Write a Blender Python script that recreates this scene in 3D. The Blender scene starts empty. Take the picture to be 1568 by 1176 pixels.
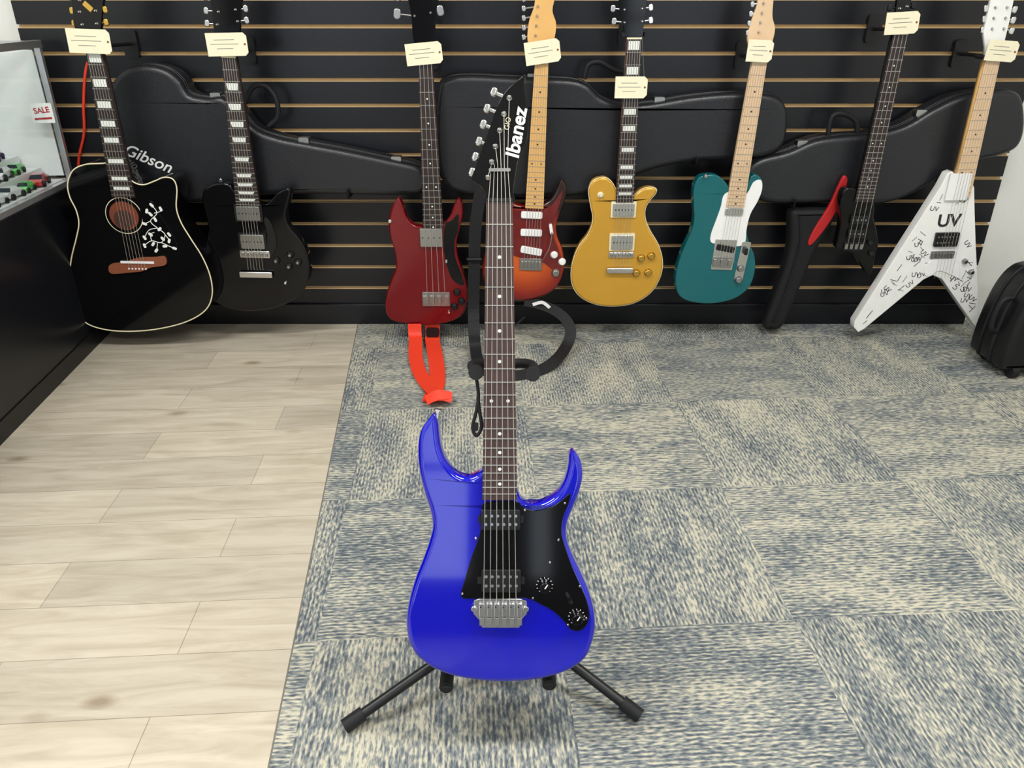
import bpy, math, random, bmesh
from mathutils import Vector, Matrix
from mathutils.geometry import tessellate_polygon
random.seed(4)
H=1.17; F=1444.0; TH=math.atan(714/1444.0)
ct,st=math.cos(TH),math.sin(TH)
FWD=Vector((0,ct,-st)); UP=Vector((0,st,ct)); RT=Vector((1,0,0)); CAM=Vector((0,0,H))
def ray(px,py): return FWD+RT*((px-961)/F)+UP*((721-py)/F)
def onY(px,py,Y):
    r=ray(px,py); return CAM+r*(Y/r.y)
def onZ(px,py,Z=0):
    r=ray(px,py); return CAM+r*((Z-H)/r.z)
col=bpy.context.scene.collection
# ---------------------------------------------------------------- materials
def lin(v):
    v/=255.0
    return v/12.92 if v<=0.04045 else ((v+0.055)/1.055)**2.4
def C(r,g,b): return (lin(r),lin(g),lin(b),1)
MC={}
def mat(name,rgb,rough=0.5,metal=0.0,coat=0.0,var=0.06,scale=30,bump=0.0,emit=0,spec=0.5):
    if name in MC: return MC[name]
    m=bpy.data.materials.new(name); m.use_nodes=True; nt=m.node_tree
    b=nt.nodes['Principled BSDF']
    c=C(*rgb)
    tc=nt.nodes.new('ShaderNodeTexCoord'); no=nt.nodes.new('ShaderNodeTexNoise')
    no.inputs['Scale'].default_value=scale; no.inputs['Detail'].default_value=4
    nt.links.new(tc.outputs['Object'],no.inputs['Vector'])
    mx=nt.nodes.new('ShaderNodeMix'); mx.data_type='RGBA'
    mx.inputs[6].default_value=tuple(x*(1-var) for x in c[:3])+(1,)
    mx.inputs[7].default_value=tuple(min(1,x*(1+var)) for x in c[:3])+(1,)
    nt.links.new(no.outputs['Fac'],mx.inputs[0]); nt.links.new(mx.outputs[2],b.inputs['Base Color'])
    b.inputs['Roughness'].default_value=rough; b.inputs['Metallic'].default_value=metal
    b.inputs['Specular IOR Level'].default_value=spec
    b.inputs['Coat Weight'].default_value=coat; b.inputs['Coat Roughness'].default_value=0.04
    if bump:
        bp=nt.nodes.new('ShaderNodeBump'); bp.inputs['Strength'].default_value=bump; bp.inputs['Distance'].default_value=0.002
        nt.links.new(no.outputs['Fac'],bp.inputs['Height']); nt.links.new(bp.outputs[0],b.inputs['Normal'])
    if emit:
        b.inputs['Emission Color'].default_value=c; b.inputs['Emission Strength'].default_value=emit
    MC[name]=m; return m
M_black=mat('gloss_black',(8,8,10),0.08,0,0,spec=0.35)
M_blackm=mat('satin_black',(16,16,18),0.4,spec=0.4)
M_rubber=mat('black_rubber',(24,24,26),0.6,spec=0.3)
M_tolex=mat('case_tolex',(25,26,30),0.34,0,0,0.25,220,0.35,spec=0.5)
M_chrome=mat('chrome',(215,215,215),0.16,1.0)
M_steel=mat('steel',(170,170,168),0.3,1.0)
M_string=mat('string_steel',(205,200,190),0.35,0.8)
M_fret=mat('fret_wire',(190,188,180),0.35,0.8)
M_gold=mat('gold_hardware',(220,180,90),0.25,1.0)
M_blue=mat('blue_lacquer',(5,7,168),0.08,0,0.6,0.05,spec=0.5)
M_rose=mat('rosewood',(64,44,40),0.45,0,0,0.35,60)
M_roseD=mat('rosewood_dark',(40,28,26),0.45,0,0,0.3,60)
M_maple=mat('maple',(222,174,104),0.3,0,0.3,0.1,15)
M_mapleL=mat('maple_pale',(216,184,146),0.3,0,0.3,0.1,15)
M_white=mat('white_plastic',(232,232,230),0.3)
M_cream=mat('cream_binding',(225,215,180),0.35)
M_pearl=mat('pearl',(225,228,222),0.25)
M_tag=mat('tag_card',(232,224,194),0.7)
M_ink=mat('ink_grey',(120,118,112),0.8)
M_inkb=mat('ink_black',(25,25,28),0.6)
M_red=mat('cherry_lacquer',(104,6,14),0.15,0,0.2,0.15,8,spec=0.4)
M_gtop=mat('gold_top_lacquer',(202,152,48),0.28,0.25,0.4,0.08,10)
M_teal=mat('teal_lacquer',(4,92,98),0.15,0,0.3,0.06)
M_tort=mat('tortoise',(100,16,16),0.2,0,0.4,0.6,45)
M_white_l=mat('white_lacquer',(232,232,228),0.25,0,0.4)
M_brown=mat('bridge_wood',(130,74,50),0.45,0,0,0.2,80)
M_orange=mat('orange_strap',(222,56,28),0.55,0,0,0.08,300,0.3)
M_web=mat('black_webbing',(20,20,22),0.65,0,0,0.2,300,0.3,spec=0.3)
M_alu=mat('aluminium',(200,202,205),0.3,0.8)
M_wall=mat('painted_wall',(228,228,222),0.7,0,0,0.02,60,0.15)
M_wallf=mat('reflected_wall_grey',(96,97,102),0.7,0,0,0.03,60,0.15)  # dark grey so the openings stand out in the blue guitar's reflection
M_ceil=mat('ceiling_paint',(235,235,232),0.8,0,0,0.02,60)
M_slat=mat('slat_black_laminate',(17,18,23),0.3,0,0,0.1,40,spec=0.4)
M_tan=mat('slat_groove_tan',(214,182,132),0.6,0,0,0.1,40)
M_cntr=mat('counter_black',(16,18,24),0.3,0,0,0.1,30,spec=0.4)
M_redt=mat('red_nylon',(170,18,20),0.5)

def sunburst(plane_center,rad):
    m=bpy.data.materials.new('sunburst_lacquer'); m.use_nodes=True; nt=m.node_tree; b=nt.nodes['Principled BSDF']
    g=nt.nodes.new('ShaderNodeNewGeometry'); d=nt.nodes.new('ShaderNodeVectorMath'); d.operation='DISTANCE'
    d.inputs[1].default_value=plane_center
    nt.links.new(g.outputs['Position'],d.inputs[0])
    mr=nt.nodes.new('ShaderNodeMath'); mr.operation='DIVIDE'; mr.inputs[1].default_value=rad
    nt.links.new(d.outputs['Value'],mr.inputs[0])
    r=nt.nodes.new('ShaderNodeValToRGB'); e=r.color_ramp.elements
    e[0].position=0.35; e[0].color=C(196,84,24); e[1].position=1.05; e[1].color=C(34,8,8)
    x=e.new(0.78); x.color=C(130,26,14)
    nt.links.new(mr.outputs[0],r.inputs[0]); nt.links.new(r.outputs[0],b.inputs['Base Color'])
    b.inputs['Roughness'].default_value=0.18; b.inputs['Coat Weight'].default_value=0.3
    return m
def glass_mat():
    m=bpy.data.materials.new('clear_glass'); m.use_nodes=True; nt=m.node_tree; nt.nodes.clear()
    o=nt.nodes.new('ShaderNodeOutputMaterial'); t=nt.nodes.new('ShaderNodeBsdfTransparent'); g=nt.nodes.new('ShaderNodeBsdfGlossy')
    t.inputs[0].default_value=(0.96,0.98,0.98,1); g.inputs['Roughness'].default_value=0.02
    mx=nt.nodes.new('ShaderNodeMixShader'); mx.inputs[0].default_value=0.06
    nt.links.new(t.outputs[0],mx.inputs[1]); nt.links.new(g.outputs[0],mx.inputs[2]); nt.links.new(mx.outputs[0],o.inputs[0])
    return m
M_glass=glass_mat()

# ---------------------------------------------------------------- groups and builders
class Grp:
    def __init__(s,name,loc):
        s.e=bpy.data.objects.new(name,None); s.e.empty_display_size=0.05; s.e.location=Vector(loc); col.objects.link(s.e); s.loc=Vector(loc)
    def add(s,o):
        if o.name not in col.objects: col.objects.link(o)
        o.parent=s.e; o.matrix_parent_inverse=Matrix.Translation(-s.loc); return o
def mesh_obj(name,vs,fs,mats,mi=None,smooth=None):
    me=bpy.data.meshes.new(name); me.from_pydata([tuple(v) for v in vs],[],fs)
    for m in (mats if isinstance(mats,list) else [mats]): me.materials.append(m)
    if mi: me.polygons.foreach_set('material_index',mi)
    if smooth is not None: me.polygons.foreach_set('use_smooth',smooth)
    me.update()
    bm=bmesh.new(); bm.from_mesh(me); bmesh.ops.recalc_face_normals(bm,faces=bm.faces); bm.to_mesh(me); bm.free()
    o=bpy.data.objects.new(name,me); col.objects.link(o); return o
class Plane:
    def __init__(s,O,ey):
        s.O=Vector(O); s.ex=Vector((1,0,0)); s.ey=Vector(ey).normalized(); s.n=s.ex.cross(s.ey)
        if s.n.y>0: s.n=-s.n
    def p2(s,px,py,h=0):
        r=ray(px,py); O=s.O+s.n*h; t=(O-CAM).dot(s.n)/r.dot(s.n); P=CAM+r*t-O
        return (P.dot(s.ex),P.dot(s.ey))
    def p3(s,a,b,h=0): return s.O+s.ex*a+s.ey*b+s.n*h
    def L(s,pts,h=0): return [s.p2(x,y,h) for x,y in pts]
def catmull(p,closed=True,k=8):
    n=len(p); out=[]
    rng=range(n) if closed else range(n-1)
    for i in rng:
        g=(lambda j:p[j%n]) if closed else (lambda j:p[max(0,min(n-1,j))])
        P=[Vector(g(i+d)) for d in (-1,0,1,2)]
        for q in range(k):
            t=q/k
            out.append(tuple(0.5*((2*P[1])+(P[2]-P[0])*t+(2*P[0]-5*P[1]+4*P[2]-P[3])*t*t+(3*P[1]-P[0]-3*P[2]+P[3])*t**3)))
    if not closed: out.append(tuple(p[-1]))
    return out
def rprof(hb,hf,r,k=4,rb=None):
    rb=r if rb is None else rb; out=[]
    for i in range(k+1):
        a=math.pi/2*i/k; out.append((rb*(1-math.sin(a)),hb+rb*(1-math.cos(a))))
    for i in range(k+1):
        a=math.pi/2*i/k; out.append((r*(1-math.cos(a)),hf-r*(1-math.sin(a))))
    return out
def slab(g,name,pl,pts,prof,m):
    q=[]
    for p in pts:
        if not q or (Vector(p)-Vector(q[-1])).length>1e-5: q.append(tuple(p))
    if (Vector(q[0])-Vector(q[-1])).length<1e-5: q.pop()
    pts=q; n=len(pts)
    A=sum(pts[i][0]*pts[(i+1)%n][1]-pts[(i+1)%n][0]*pts[i][1] for i in range(n))
    if A<0: pts=pts[::-1]
    off=[]; maxin=max(p[0] for p in prof); fac=[1.0]*n
    for i in range(n):
        a=Vector(pts[i-1]);b=Vector(pts[i]);c=Vector(pts[(i+1)%n])
        e1=(b-a).normalized();e2=(c-b).normalized()
        n1=Vector((-e1.y,e1.x));n2=Vector((-e2.y,e2.x))
        off.append((n1+n2)/max(0.35,1+n1.dot(n2)))
    if maxin>0.0035 and n>24:
        for i in range(n):
            for w in (2,4):
                a=Vector(pts[(i-w)%n]);b=Vector(pts[i]);c=Vector(pts[(i+w)%n])
                ab=b-a;bc=c-b;ac=c-a; cr=ab.x*bc.y-ab.y*bc.x
                if cr>1e-12:
                    R=ab.length*bc.length*ac.length/(2*cr)
                    fac[i]=min(fac[i],max(0.12,R*0.75/maxin))
        for _ in range(6):
            fac=[min(fac[i],(fac[i-1]+fac[i]+fac[(i+1)%n])/3) if _>3 else min(fac[i],fac[i-1]+.12,fac[(i+1)%n]+.12) for i in range(n)]
    vs=[];fs=[];sm=[]
    for ins,h in prof:
        for i in range(n):
            v=Vector(pts[i])+off[i]*ins*fac[i]; vs.append(pl.p3(v.x,v.y,h))
    for k in range(len(prof)-1):
        for i in range(n):
            j=(i+1)%n; fs.append((k*n+i,k*n+j,(k+1)*n+j,(k+1)*n+i)); sm.append(len(prof)>2)
    K=(len(prof)-1)*n
    if n>24:
        tr=tessellate_polygon([[Vector((p[0],p[1],0)) for p in pts]])
        for t in tr:
            fs.append(tuple(t)); sm.append(False); fs.append(tuple(K+i for i in t)); sm.append(False)
    else:
        fs.append(tuple(range(n))[::-1]); sm.append(False)
        fs.append(tuple(K+i for i in range(n))); sm.append(False)
    o=mesh_obj(name,vs,fs,m,None,sm)
    return g.add(o) if g else o
def circ(cx,cy,r,n=20): return [(cx+r*math.cos(2*math.pi*i/n),cy+r*math.sin(2*math.pi*i/n)) for i in range(n)]
def rrect(cx,cy,w,h,ang=0,r=0.0,k=4):
    out=[]
    r=min(r,w/2*.98,h/2*.98)
    for (sx,sy,a0) in ((1,1,0),(-1,1,90),(-1,-1,180),(1,-1,270)):
        for i in range(k+1 if r>0 else 1):
            a=math.radians(a0+90*i/k) if r>0 else 0
            x=sx*(w/2-r)+(r*math.cos(a) if r>0 else 0); y=sy*(h/2-r)+(r*math.sin(a) if r>0 else 0)
            out.append((cx+x*math.cos(ang)-y*math.sin(ang),cy+x*math.sin(ang)+y*math.cos(ang)))
    return out
def tubes(g,name,lines,r,m,smooth=False,cyc=False,res=3):
    cu=bpy.data.curves.new(name,'CURVE'); cu.dimensions='3D'; cu.bevel_depth=r; cu.bevel_resolution=res; cu.use_fill_caps=True
    for L in lines:
        if smooth: L=catmull([tuple(p) for p in L],cyc,6)
        sp=cu.splines.new('POLY'); sp.points.add(len(L)-1)
        for i,p in enumerate(L): sp.points[i].co=(p[0],p[1],p[2],1)
        sp.use_cyclic_u=cyc; sp.use_smooth=True
    cu.materials.append(m); o=bpy.data.objects.new(name,cu); col.objects.link(o)
    return g.add(o) if g else o
def ribbon(g,name,pts,w,m,side,t=0.002):
    pts=[Vector(p) for p in catmull([tuple(p) for p in pts],False,8)]
    vs=[];fs=[];n=len(pts)
    for i,p in enumerate(pts):
        T=(pts[min(n-1,i+1)]-pts[max(0,i-1)]).normalized()
        S=side(i/(n-1),T); S=(S-T*S.dot(T)).normalized(); N=T.cross(S)
        for a,b in ((-1,-1),(1,-1),(1,1),(-1,1)): vs.append(p+S*a*w/2+N*b*t/2)
    for i in range(n-1):
        for k in range(4):
            j=(k+1)%4; fs.append((i*4+k,i*4+j,i*4+4+j,i*4+4+k))
    fs.append((3,2,1,0)); fs.append(tuple((n-1)*4+k for k in range(4)))
    o=mesh_obj(name,vs,fs,m); return g.add(o) if g else o
def box(g,name,lo,hi,m,bev=0):
    x0,y0,z0=lo;x1,y1,z1=hi
    vs=[(x0,y0,z0),(x1,y0,z0),(x1,y1,z0),(x0,y1,z0),(x0,y0,z1),(x1,y0,z1),(x1,y1,z1),(x0,y1,z1)]
    fs=[(3,2,1,0),(4,5,6,7),(0,1,5,4),(1,2,6,5),(2,3,7,6),(3,0,4,7)]
    o=mesh_obj(name,vs,fs,m)
    if bev:
        b=o.modifiers.new('bev','BEVEL'); b.width=bev; b.segments=3
    return g.add(o) if g else o
def text(g,name,s,pl,a,b,size,rot,m,h,shear=0.0,bold=0.0):
    cu=bpy.data.curves.new(name,'FONT'); cu.body=s; cu.size=size; cu.align_x='CENTER'; cu.align_y='CENTER'; cu.extrude=0.0003; cu.shear=shear; cu.offset=bold
    cu.materials.append(m); o=bpy.data.objects.new(name,cu); col.objects.link(o)
    R=Matrix((pl.ex,pl.ey,pl.n)).transposed().to_4x4()
    mw=Matrix.Translation(pl.p3(a,b,h))@R@Matrix.Rotation(rot,4,'Z')
    o.matrix_world=mw
    if g:
        o.parent=g.e; o.matrix_parent_inverse=Matrix.Translation(-g.loc); o.matrix_basis=mw
    return o

class Guitar(Grp):
    def __init__(s,name,pl,nut,end,sad,scale=None):
        s.pl=pl
        s.n0,s.n1=[Vector(pl.p2(*q)) for q in nut]; s.e0,s.e1=[Vector(pl.p2(*q)) for q in end]
        s.nm=(s.n0+s.n1)/2; s.sd=Vector(pl.p2(*sad)); s.em=(s.e0+s.e1)/2
        ax=s.nm-s.sd; s.Ls=ax.length; s.ax=ax.normalized(); s.px=Vector((s.ax.y,-s.ax.x)); s.ang=math.atan2(-s.ax.x,s.ax.y)
        s.nw=(s.n1-s.n0).length; s.ew=(s.e1-s.e0).length; s.el=(s.nm-s.em).length
        c=s.sd; super().__init__(name,pl.p3(c.x,c.y,0))
    def at(s,x,d): return s.nm-s.ax*d+s.px*x
    def body(s,px,th,r,m,name='body',smooth=True):
        p=s.pl.L(px)
        if smooth: p=catmull(p,True,6)
        s.bp=p
        return slab(s,name,s.pl,p,rprof(-th,0,r,5),m)
    def neck(s,mn,mf,h=0.007,th=0.024,mnut=None):
        q=[s.at(-s.nw/2,-0.004),s.at(s.nw/2,-0.004),s.at(s.ew/2,s.el),s.at(-s.ew/2,s.el)]
        slab(s,'neck',s.pl,[tuple(x) for x in q],[(0.003,-th),(0.0006,-th*0.5),(0.0,h-0.005)],mn)
        slab(s,'fretboard',s.pl,[tuple(x) for x in q],[(0,h-0.005),(0,h)],mf)
        slab(s,'nut',s.pl,rrect(*s.at(0,-0.001),s.nw,0.005,s.ang),[(0,0),(0,h+0.002)],mnut or M_cream)
        s.h=h
    def wd(s,d): return s.nw+(s.ew-s.nw)*min(1,d/s.el)
    def frets(s,n,m=None,w=0.0018):
        vs=[];fs=[]
        for i in range(1,n+1):
            d=s.Ls*(1-2**(-i/12.0))
            if d>s.el: break
            W=s.wd(d)
            b=len(vs)
            for hh,ww in ((s.h,w),(s.h+0.0012,w*0.6)):
                for (a,e) in ((-1,-1),(1,-1),(1,1),(-1,1)):
                    q=s.at(a*W/2,d+e*ww/2); vs.append(s.pl.p3(q.x,q.y,hh))
            fs+=[(b+4,b+5,b+6,b+7)]+[(b+k,b+(k+1)%4,b+4+(k+1)%4,b+4+k) for k in range(4)]
        s.add(mesh_obj('frets',vs,fs,m or M_fret))
    def inlays(s,kind,lst,m=M_pearl,r=0.003):
        vs=[];fs=[]
        for i in lst:
            d=s.Ls*((1-2**(-i/12.0))+(1-2**(-(i-1)/12.0)))/2; W=s.wd(d)
            gap=s.Ls*((1-2**(-i/12.0))-(1-2**(-(i-1)/12.0)))
            if d>s.el: continue
            if kind=='dot':
                for x in ([-W*.26,W*.26] if i in(12,24) else [0]):
                    b=len(vs)
                    for k in range(12):
                        q=s.at(x+r*math.cos(k*math.pi/6),d+r*math.sin(k*math.pi/6)); vs.append(s.pl.p3(q.x,q.y,s.h+0.0004))
                    fs.append(tuple(range(b,b+12)))
            else:
                b=len(vs); w1=W*0.36; g2=gap*0.33
                for (a,e) in ((-1,-1),(1,-1),(1 if kind=='block' else .8,1),(-1 if kind=='block' else -.8,1)):
                    q=s.at(a*w1,d+e*g2); vs.append(s.pl.p3(q.x,q.y,s.h+0.0004))
                fs.append((b,b+1,b+2,b+3))
        if vs: s.add(mesh_obj('inlays',vs,fs,m))
    def strings(s,n,r=0.0006,hs=0.014,ext=0.0):
        L=[]
        for i in range(n):
            t=(i/(n-1)-.5); a=s.at(t*s.nw*0.82,0); b=s.at(t*0.053*(s.Ls/0.648),s.Ls+ext)
            L.append([s.pl.p3(a.x,a.y,s.h+0.002),s.pl.p3(b.x,b.y,hs)])
        tubes(s,'strings',L,r,M_string,res=1)
    def feat(s,name,cx,cy,w,h,m,h0,h1,r=0.0,bev=0.0,rot=0):
        c=s.pl.p2(cx,cy); k=s.pl.p2(cx+10,cy)[0]-c[0]; k/=10; kv=abs(s.pl.p2(cx,cy+10)[1]-c[1])/10
        pts=rrect(c[0],c[1],w*k,h*kv,s.ang+rot,r)
        return slab(s,name,s.pl,pts,[(0,h0),(0,h1)] if not bev else [(0,h0),(0,h1-bev),(bev*.3,h1-bev*.3),(bev,h1)],m)
    def polyf(s,name,px,m,h0,h1,smooth=True):
        p=s.pl.L(px)
        if smooth: p=catmull(p,True,5)
        return slab(s,name,s.pl,p,[(0,h0),(0,h1-0.0006),(0.0006,h1)],m)
    def knob(s,cx,cy,rpx,m,h=0.014,name='knob'):
        c=s.pl.p2(cx,cy); k=(s.pl.p2(cx+10,cy)[0]-c[0])/10
        slab(s,name,s.pl,circ(c[0],c[1],rpx*k,20),[(0,0),(0,h*.3),(rpx*k*.18,h*.4),(rpx*k*.22,h*.9),(rpx*k*.35,h)],m)
    def pickup(s,cx,cy,w,h,m,rows=2,n=6,top=0.008,md=None,base=None):
        if base: s.feat('pickup_ring',cx,cy,w*1.18,h*1.25,base,-0.001,top*.5,0.003)
        s.feat('pickup',cx,cy,w,h,m,-0.001,top,0.004,0.001)
        c=s.pl.p2(cx,cy); k=(s.pl.p2(cx+10,cy)[0]-c[0])/10
        vs=[];fs=[]
        for rr in range(rows):
            for i in range(n):
                x=(i/(n-1)-.5)*w*k*.76; y=(rr-(rows-1)/2)*h*k*.42
                X=c[0]+x*math.cos(s.ang)-y*math.sin(s.ang); Y=c[1]+x*math.sin(s.ang)+y*math.cos(s.ang)
                b=len(vs); R=0.0026
                for q in range(10): vs.append(s.pl.p3(X+R*math.cos(q*math.pi/5),Y+R*math.sin(q*math.pi/5),top+0.0006))
                fs.append(tuple(range(b,b+10)))
        s.add(mesh_obj('pole_pieces',vs,fs,md or M_chrome))
    def bridge(s,cx,cy,w,h,m,n=6,top=0.01,base=None):
        s.feat('bridge',cx,cy,w,h,m,0,top*.5,0.004,0.001)
        c=s.pl.p2(cx,cy); k=(s.pl.p2(cx+10,cy)[0]-c[0])/10
        for i in range(n):
            x=(i/(n-1)-.5)*w*k*.78
            X=c[0]+x*math.cos(s.ang); Y=c[1]+x*math.sin(s.ang)
            slab(s,'saddle_%d'%(i+1),s.pl,rrect(X,Y,w*k*.78/n*.8,h*k*.6,s.ang,0.001,2),[(0,top*.4),(0,top-.001),(.001,top)],M_steel)
    def head(s,px,m,hb=-0.014,hf=0.0,smooth=True):
        p=s.pl.L(px)
        if smooth: p=catmull(p,True,4)
        slab(s,'headstock',s.pl,p,[(0.001,hb),(0,hb+.001),(0,hf-.001),(.001,hf)],m)
    def tuners(s,lst,m=M_chrome,rp=6,hh=-0.006):
        for i,(b,p) in enumerate(lst):
            B=s.pl.p2(*b);P=s.pl.p2(*p); k=s.pl.p2(b[0]+1,b[1])[0]-B[0]
            tubes(s,'tuner_shaft_%d'%i,[[s.pl.p3(*P,hh),s.pl.p3(*B,hh)]],0.0028,m)
            d=Vector(B)-Vector(P); a=math.atan2(d.y,d.x)
            slab(s,'tuner_button_%d'%i,s.pl,catmull(rrect(B[0],B[1],rp*1.5*k,rp*2.1*k,a,rp*.6*k,3),True,2),rprof(hh-.005,hh+.005,.003,3),m)
            slab(s,'tuner_post_%d'%i,s.pl,circ(*P,0.0045,14),[(0,-.004),(0,.001),(.0015,.0015),(.0018,.008),(.0025,.009)],M_chrome)
    def binding(s,m,r=0.0018,h=0.0):
        tubes(s,'binding',[[s.pl.p3(a,b,h) for a,b in s.bp]],r,m,cyc=True)

# ---------------------------------------------------------------- room
YB=2.93
def floor_mats():
    m=bpy.data.materials.new('carpet_tiles'); m.use_nodes=True; nt=m.node_tree; N=nt.nodes.new; lk=nt.links.new
    b=nt.nodes['Principled BSDF']; b.inputs['Roughness'].default_value=0.95; b.inputs['Specular IOR Level'].default_value=0.1
    tc=N('ShaderNodeTexCoord'); mp=N('ShaderNodeMapping'); mp.inputs['Rotation'].default_value=(0,0,math.radians(-3.5)); mp.inputs['Location'].default_value=(-0.172+5,-1.2+5,0)
    lk(tc.outputs['Object'],mp.inputs[0])
    sc=N('ShaderNodeVectorMath'); sc.operation='SCALE'; sc.inputs['Scale'].default_value=2.0; lk(mp.outputs[0],sc.inputs[0])
    fl=N('ShaderNodeVectorMath'); fl.operation='FLOOR'; lk(sc.outputs[0],fl.inputs[0])
    wn=N('ShaderNodeTexWhiteNoise'); wn.noise_dimensions='2D'; lk(fl.outputs[0],wn.inputs[0])
    sx=N('ShaderNodeSeparateXYZ'); lk(fl.outputs[0],sx.inputs[0])
    ad=N('ShaderNodeMath'); ad.operation='ADD'; lk(sx.outputs[0],ad.inputs[0]); lk(sx.outputs[1],ad.inputs[1])
    md=N('ShaderNodeMath'); md.operation='MODULO'; md.inputs[1].default_value=2; lk(ad.outputs[0],md.inputs[0])
    wo=N('ShaderNodeVectorMath'); wo.operation='SCALE'; wo.inputs['Scale'].default_value=30; lk(wn.outputs['Color'],wo.inputs[0])
    def streak(s,det):
        a=N('ShaderNodeVectorMath'); a.operation='MULTIPLY'; a.inputs[1].default_value=s; lk(mp.outputs[0],a.inputs[0])
        c=N('ShaderNodeVectorMath'); c.operation='ADD'; lk(a.outputs[0],c.inputs[0]); lk(wo.outputs[0],c.inputs[1])
        n=N('ShaderNodeTexNoise'); n.inputs['Scale'].default_value=1; n.inputs['Detail'].default_value=det; n.inputs['Roughness'].default_value=0.55; lk(c.outputs[0],n.inputs['Vector'])
        return n.outputs['Fac']
    def pick(a,c):
        x=N('ShaderNodeMix'); lk(md.outputs[0],x.inputs[0]); lk(a,x.inputs[2]); lk(c,x.inputs[3]); return x.outputs[0]
    fine=pick(streak((210,60,1),1.0),streak((60,210,1),1.0))
    big=pick(streak((12,4,1),2.0),streak((4,12,1),2.0))
    sp=N('ShaderNodeSeparateXYZ'); lk(mp.outputs[0],sp.inputs[0])
    def row(o):
        a=N('ShaderNodeMath'); a.operation='MULTIPLY'; a.inputs[1].default_value=2*math.pi*105; lk(o,a.inputs[0])
        c=N('ShaderNodeMath'); c.operation='SINE'; lk(a.outputs[0],c.inputs[0]); return c.outputs[0]
    rows=pick(row(sp.outputs[0]),row(sp.outputs[1]))
    def ma(a,k,c):
        x=N('ShaderNodeMath'); x.operation='MULTIPLY_ADD'; x.inputs[1].default_value=k; lk(a,x.inputs[0]); lk(c,x.inputs[2]); return x.outputs[0]
    v=ma(big,0.55,fine); v=ma(wn.outputs['Value'],0.10,v); v=ma(rows,0.075,v)
    r=N('ShaderNodeValToRGB'); e=r.color_ramp.elements
    e[0].position=0.60; e[0].color=C(80,87,93); e[1].position=1.0; e[1].color=C(184,179,160)
    for p,c in ((0.72,(108,114,117)),(0.81,(130,133,129)),(0.90,(154,153,141))):
        x=e.new(p); x.color=C(*c)
    lk(v,r.inputs[0]); lk(r.outputs[0],b.inputs['Base Color'])
    bp=N('ShaderNodeBump'); bp.inputs['Strength'].default_value=0.6; bp.inputs['Distance'].default_value=0.004
    lk(ma(rows,.2,fine),bp.inputs['Height']); lk(bp.outputs[0],b.inputs['Normal'])
    w=bpy.data.materials.new('oak_planks'); w.use_nodes=True; nt=w.node_tree; N=nt.nodes.new; lk=nt.links.new
    b=nt.nodes['Principled BSDF']; b.inputs['Roughness'].default_value=0.33
    tc=N('ShaderNodeTexCoord'); mp=N('ShaderNodeMapping'); mp.inputs['Rotation'].default_value=(0,0,math.radians(-3.5)); mp.inputs['Location'].default_value=(5.2,5.05,0)
    lk(tc.outputs['Object'],mp.inputs[0])
    br=N('ShaderNodeTexBrick'); br.inputs['Scale'].default_value=1; br.inputs['Brick Width'].default_value=0.92; br.inputs['Row Height'].default_value=0.152
    br.inputs['Mortar Size'].default_value=0.0009; br.inputs['Mortar Smooth'].default_value=0.3; br.offset=0.37; br.offset_frequency=2
    br.inputs['Color1'].default_value=C(200,190,171); br.inputs['Color2'].default_value=C(184,175,158); br.inputs['Mortar'].default_value=C(140,131,116)
    lk(mp.outputs[0],br.inputs['Vector'])
    g=N('ShaderNodeVectorMath'); g.operation='MULTIPLY'; g.inputs[1].default_value=(3.5,24,1); lk(mp.outputs[0],g.inputs[0])
    n1=N('ShaderNodeTexNoise'); n1.inputs['Scale'].default_value=1; n1.inputs['Detail'].default_value=7; n1.inputs['Distortion'].default_value=0.9; n1.inputs['Roughness'].default_value=.6; lk(g.outputs[0],n1.inputs['Vector'])
    r=N('ShaderNodeValToRGB'); e=r.color_ramp.elements; e[0].position=0.28; e[0].color=(0.58,0.54,0.48,1); e[1].position=0.62; e[1].color=(1,1,1,1)
    lk(n1.outputs['Fac'],r.inputs[0])
    mx=N('ShaderNodeMix'); mx.data_type='RGBA'; mx.blend_type='MULTIPLY'; mx.inputs[0].default_value=0.7; lk(br.outputs['Color'],mx.inputs[6]); lk(r.outputs[0],mx.inputs[7])
    vo=N('ShaderNodeTexVoronoi'); vo.inputs['Scale'].default_value=1; vo.inputs['Randomness'].default_value=1
    g2=N('ShaderNodeVectorMath'); g2.operation='MULTIPLY'; g2.inputs[1].default_value=(2.6,5.5,1); lk(mp.outputs[0],g2.inputs[0]); lk(g2.outputs[0],vo.inputs['Vector'])
    kr=N('ShaderNodeValToRGB'); e=kr.color_ramp.elements; e[0].position=0.03; e[0].color=(.5,.42,.33,1); e[1].position=0.11; e[1].color=(1,1,1,1); lk(vo.outputs['Distance'],kr.inputs[0])
    m3=N('ShaderNodeMix'); m3.data_type='RGBA'; m3.blend_type='MULTIPLY'; m3.inputs[0].default_value=0.8; lk(mx.outputs[2],m3.inputs[6]); lk(kr.outputs[0],m3.inputs[7])
    lk(m3.outputs[2],b.inputs['Base Color'])
    bp=N('ShaderNodeBump'); bp.inputs['Strength'].default_value=0.15; bp.inputs['Distance'].default_value=0.001; lk(n1.outputs['Fac'],bp.inputs['Height']); lk(bp.outputs[0],b.inputs['Normal'])
    return m,w
mc,mw=floor_mats()
XL,XR,Y0,Y1,ZC=-2.7,2.5,-2.6,3.0,2.7
def bx(Y): return -0.63-0.1042*(Y-2.94)
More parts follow.
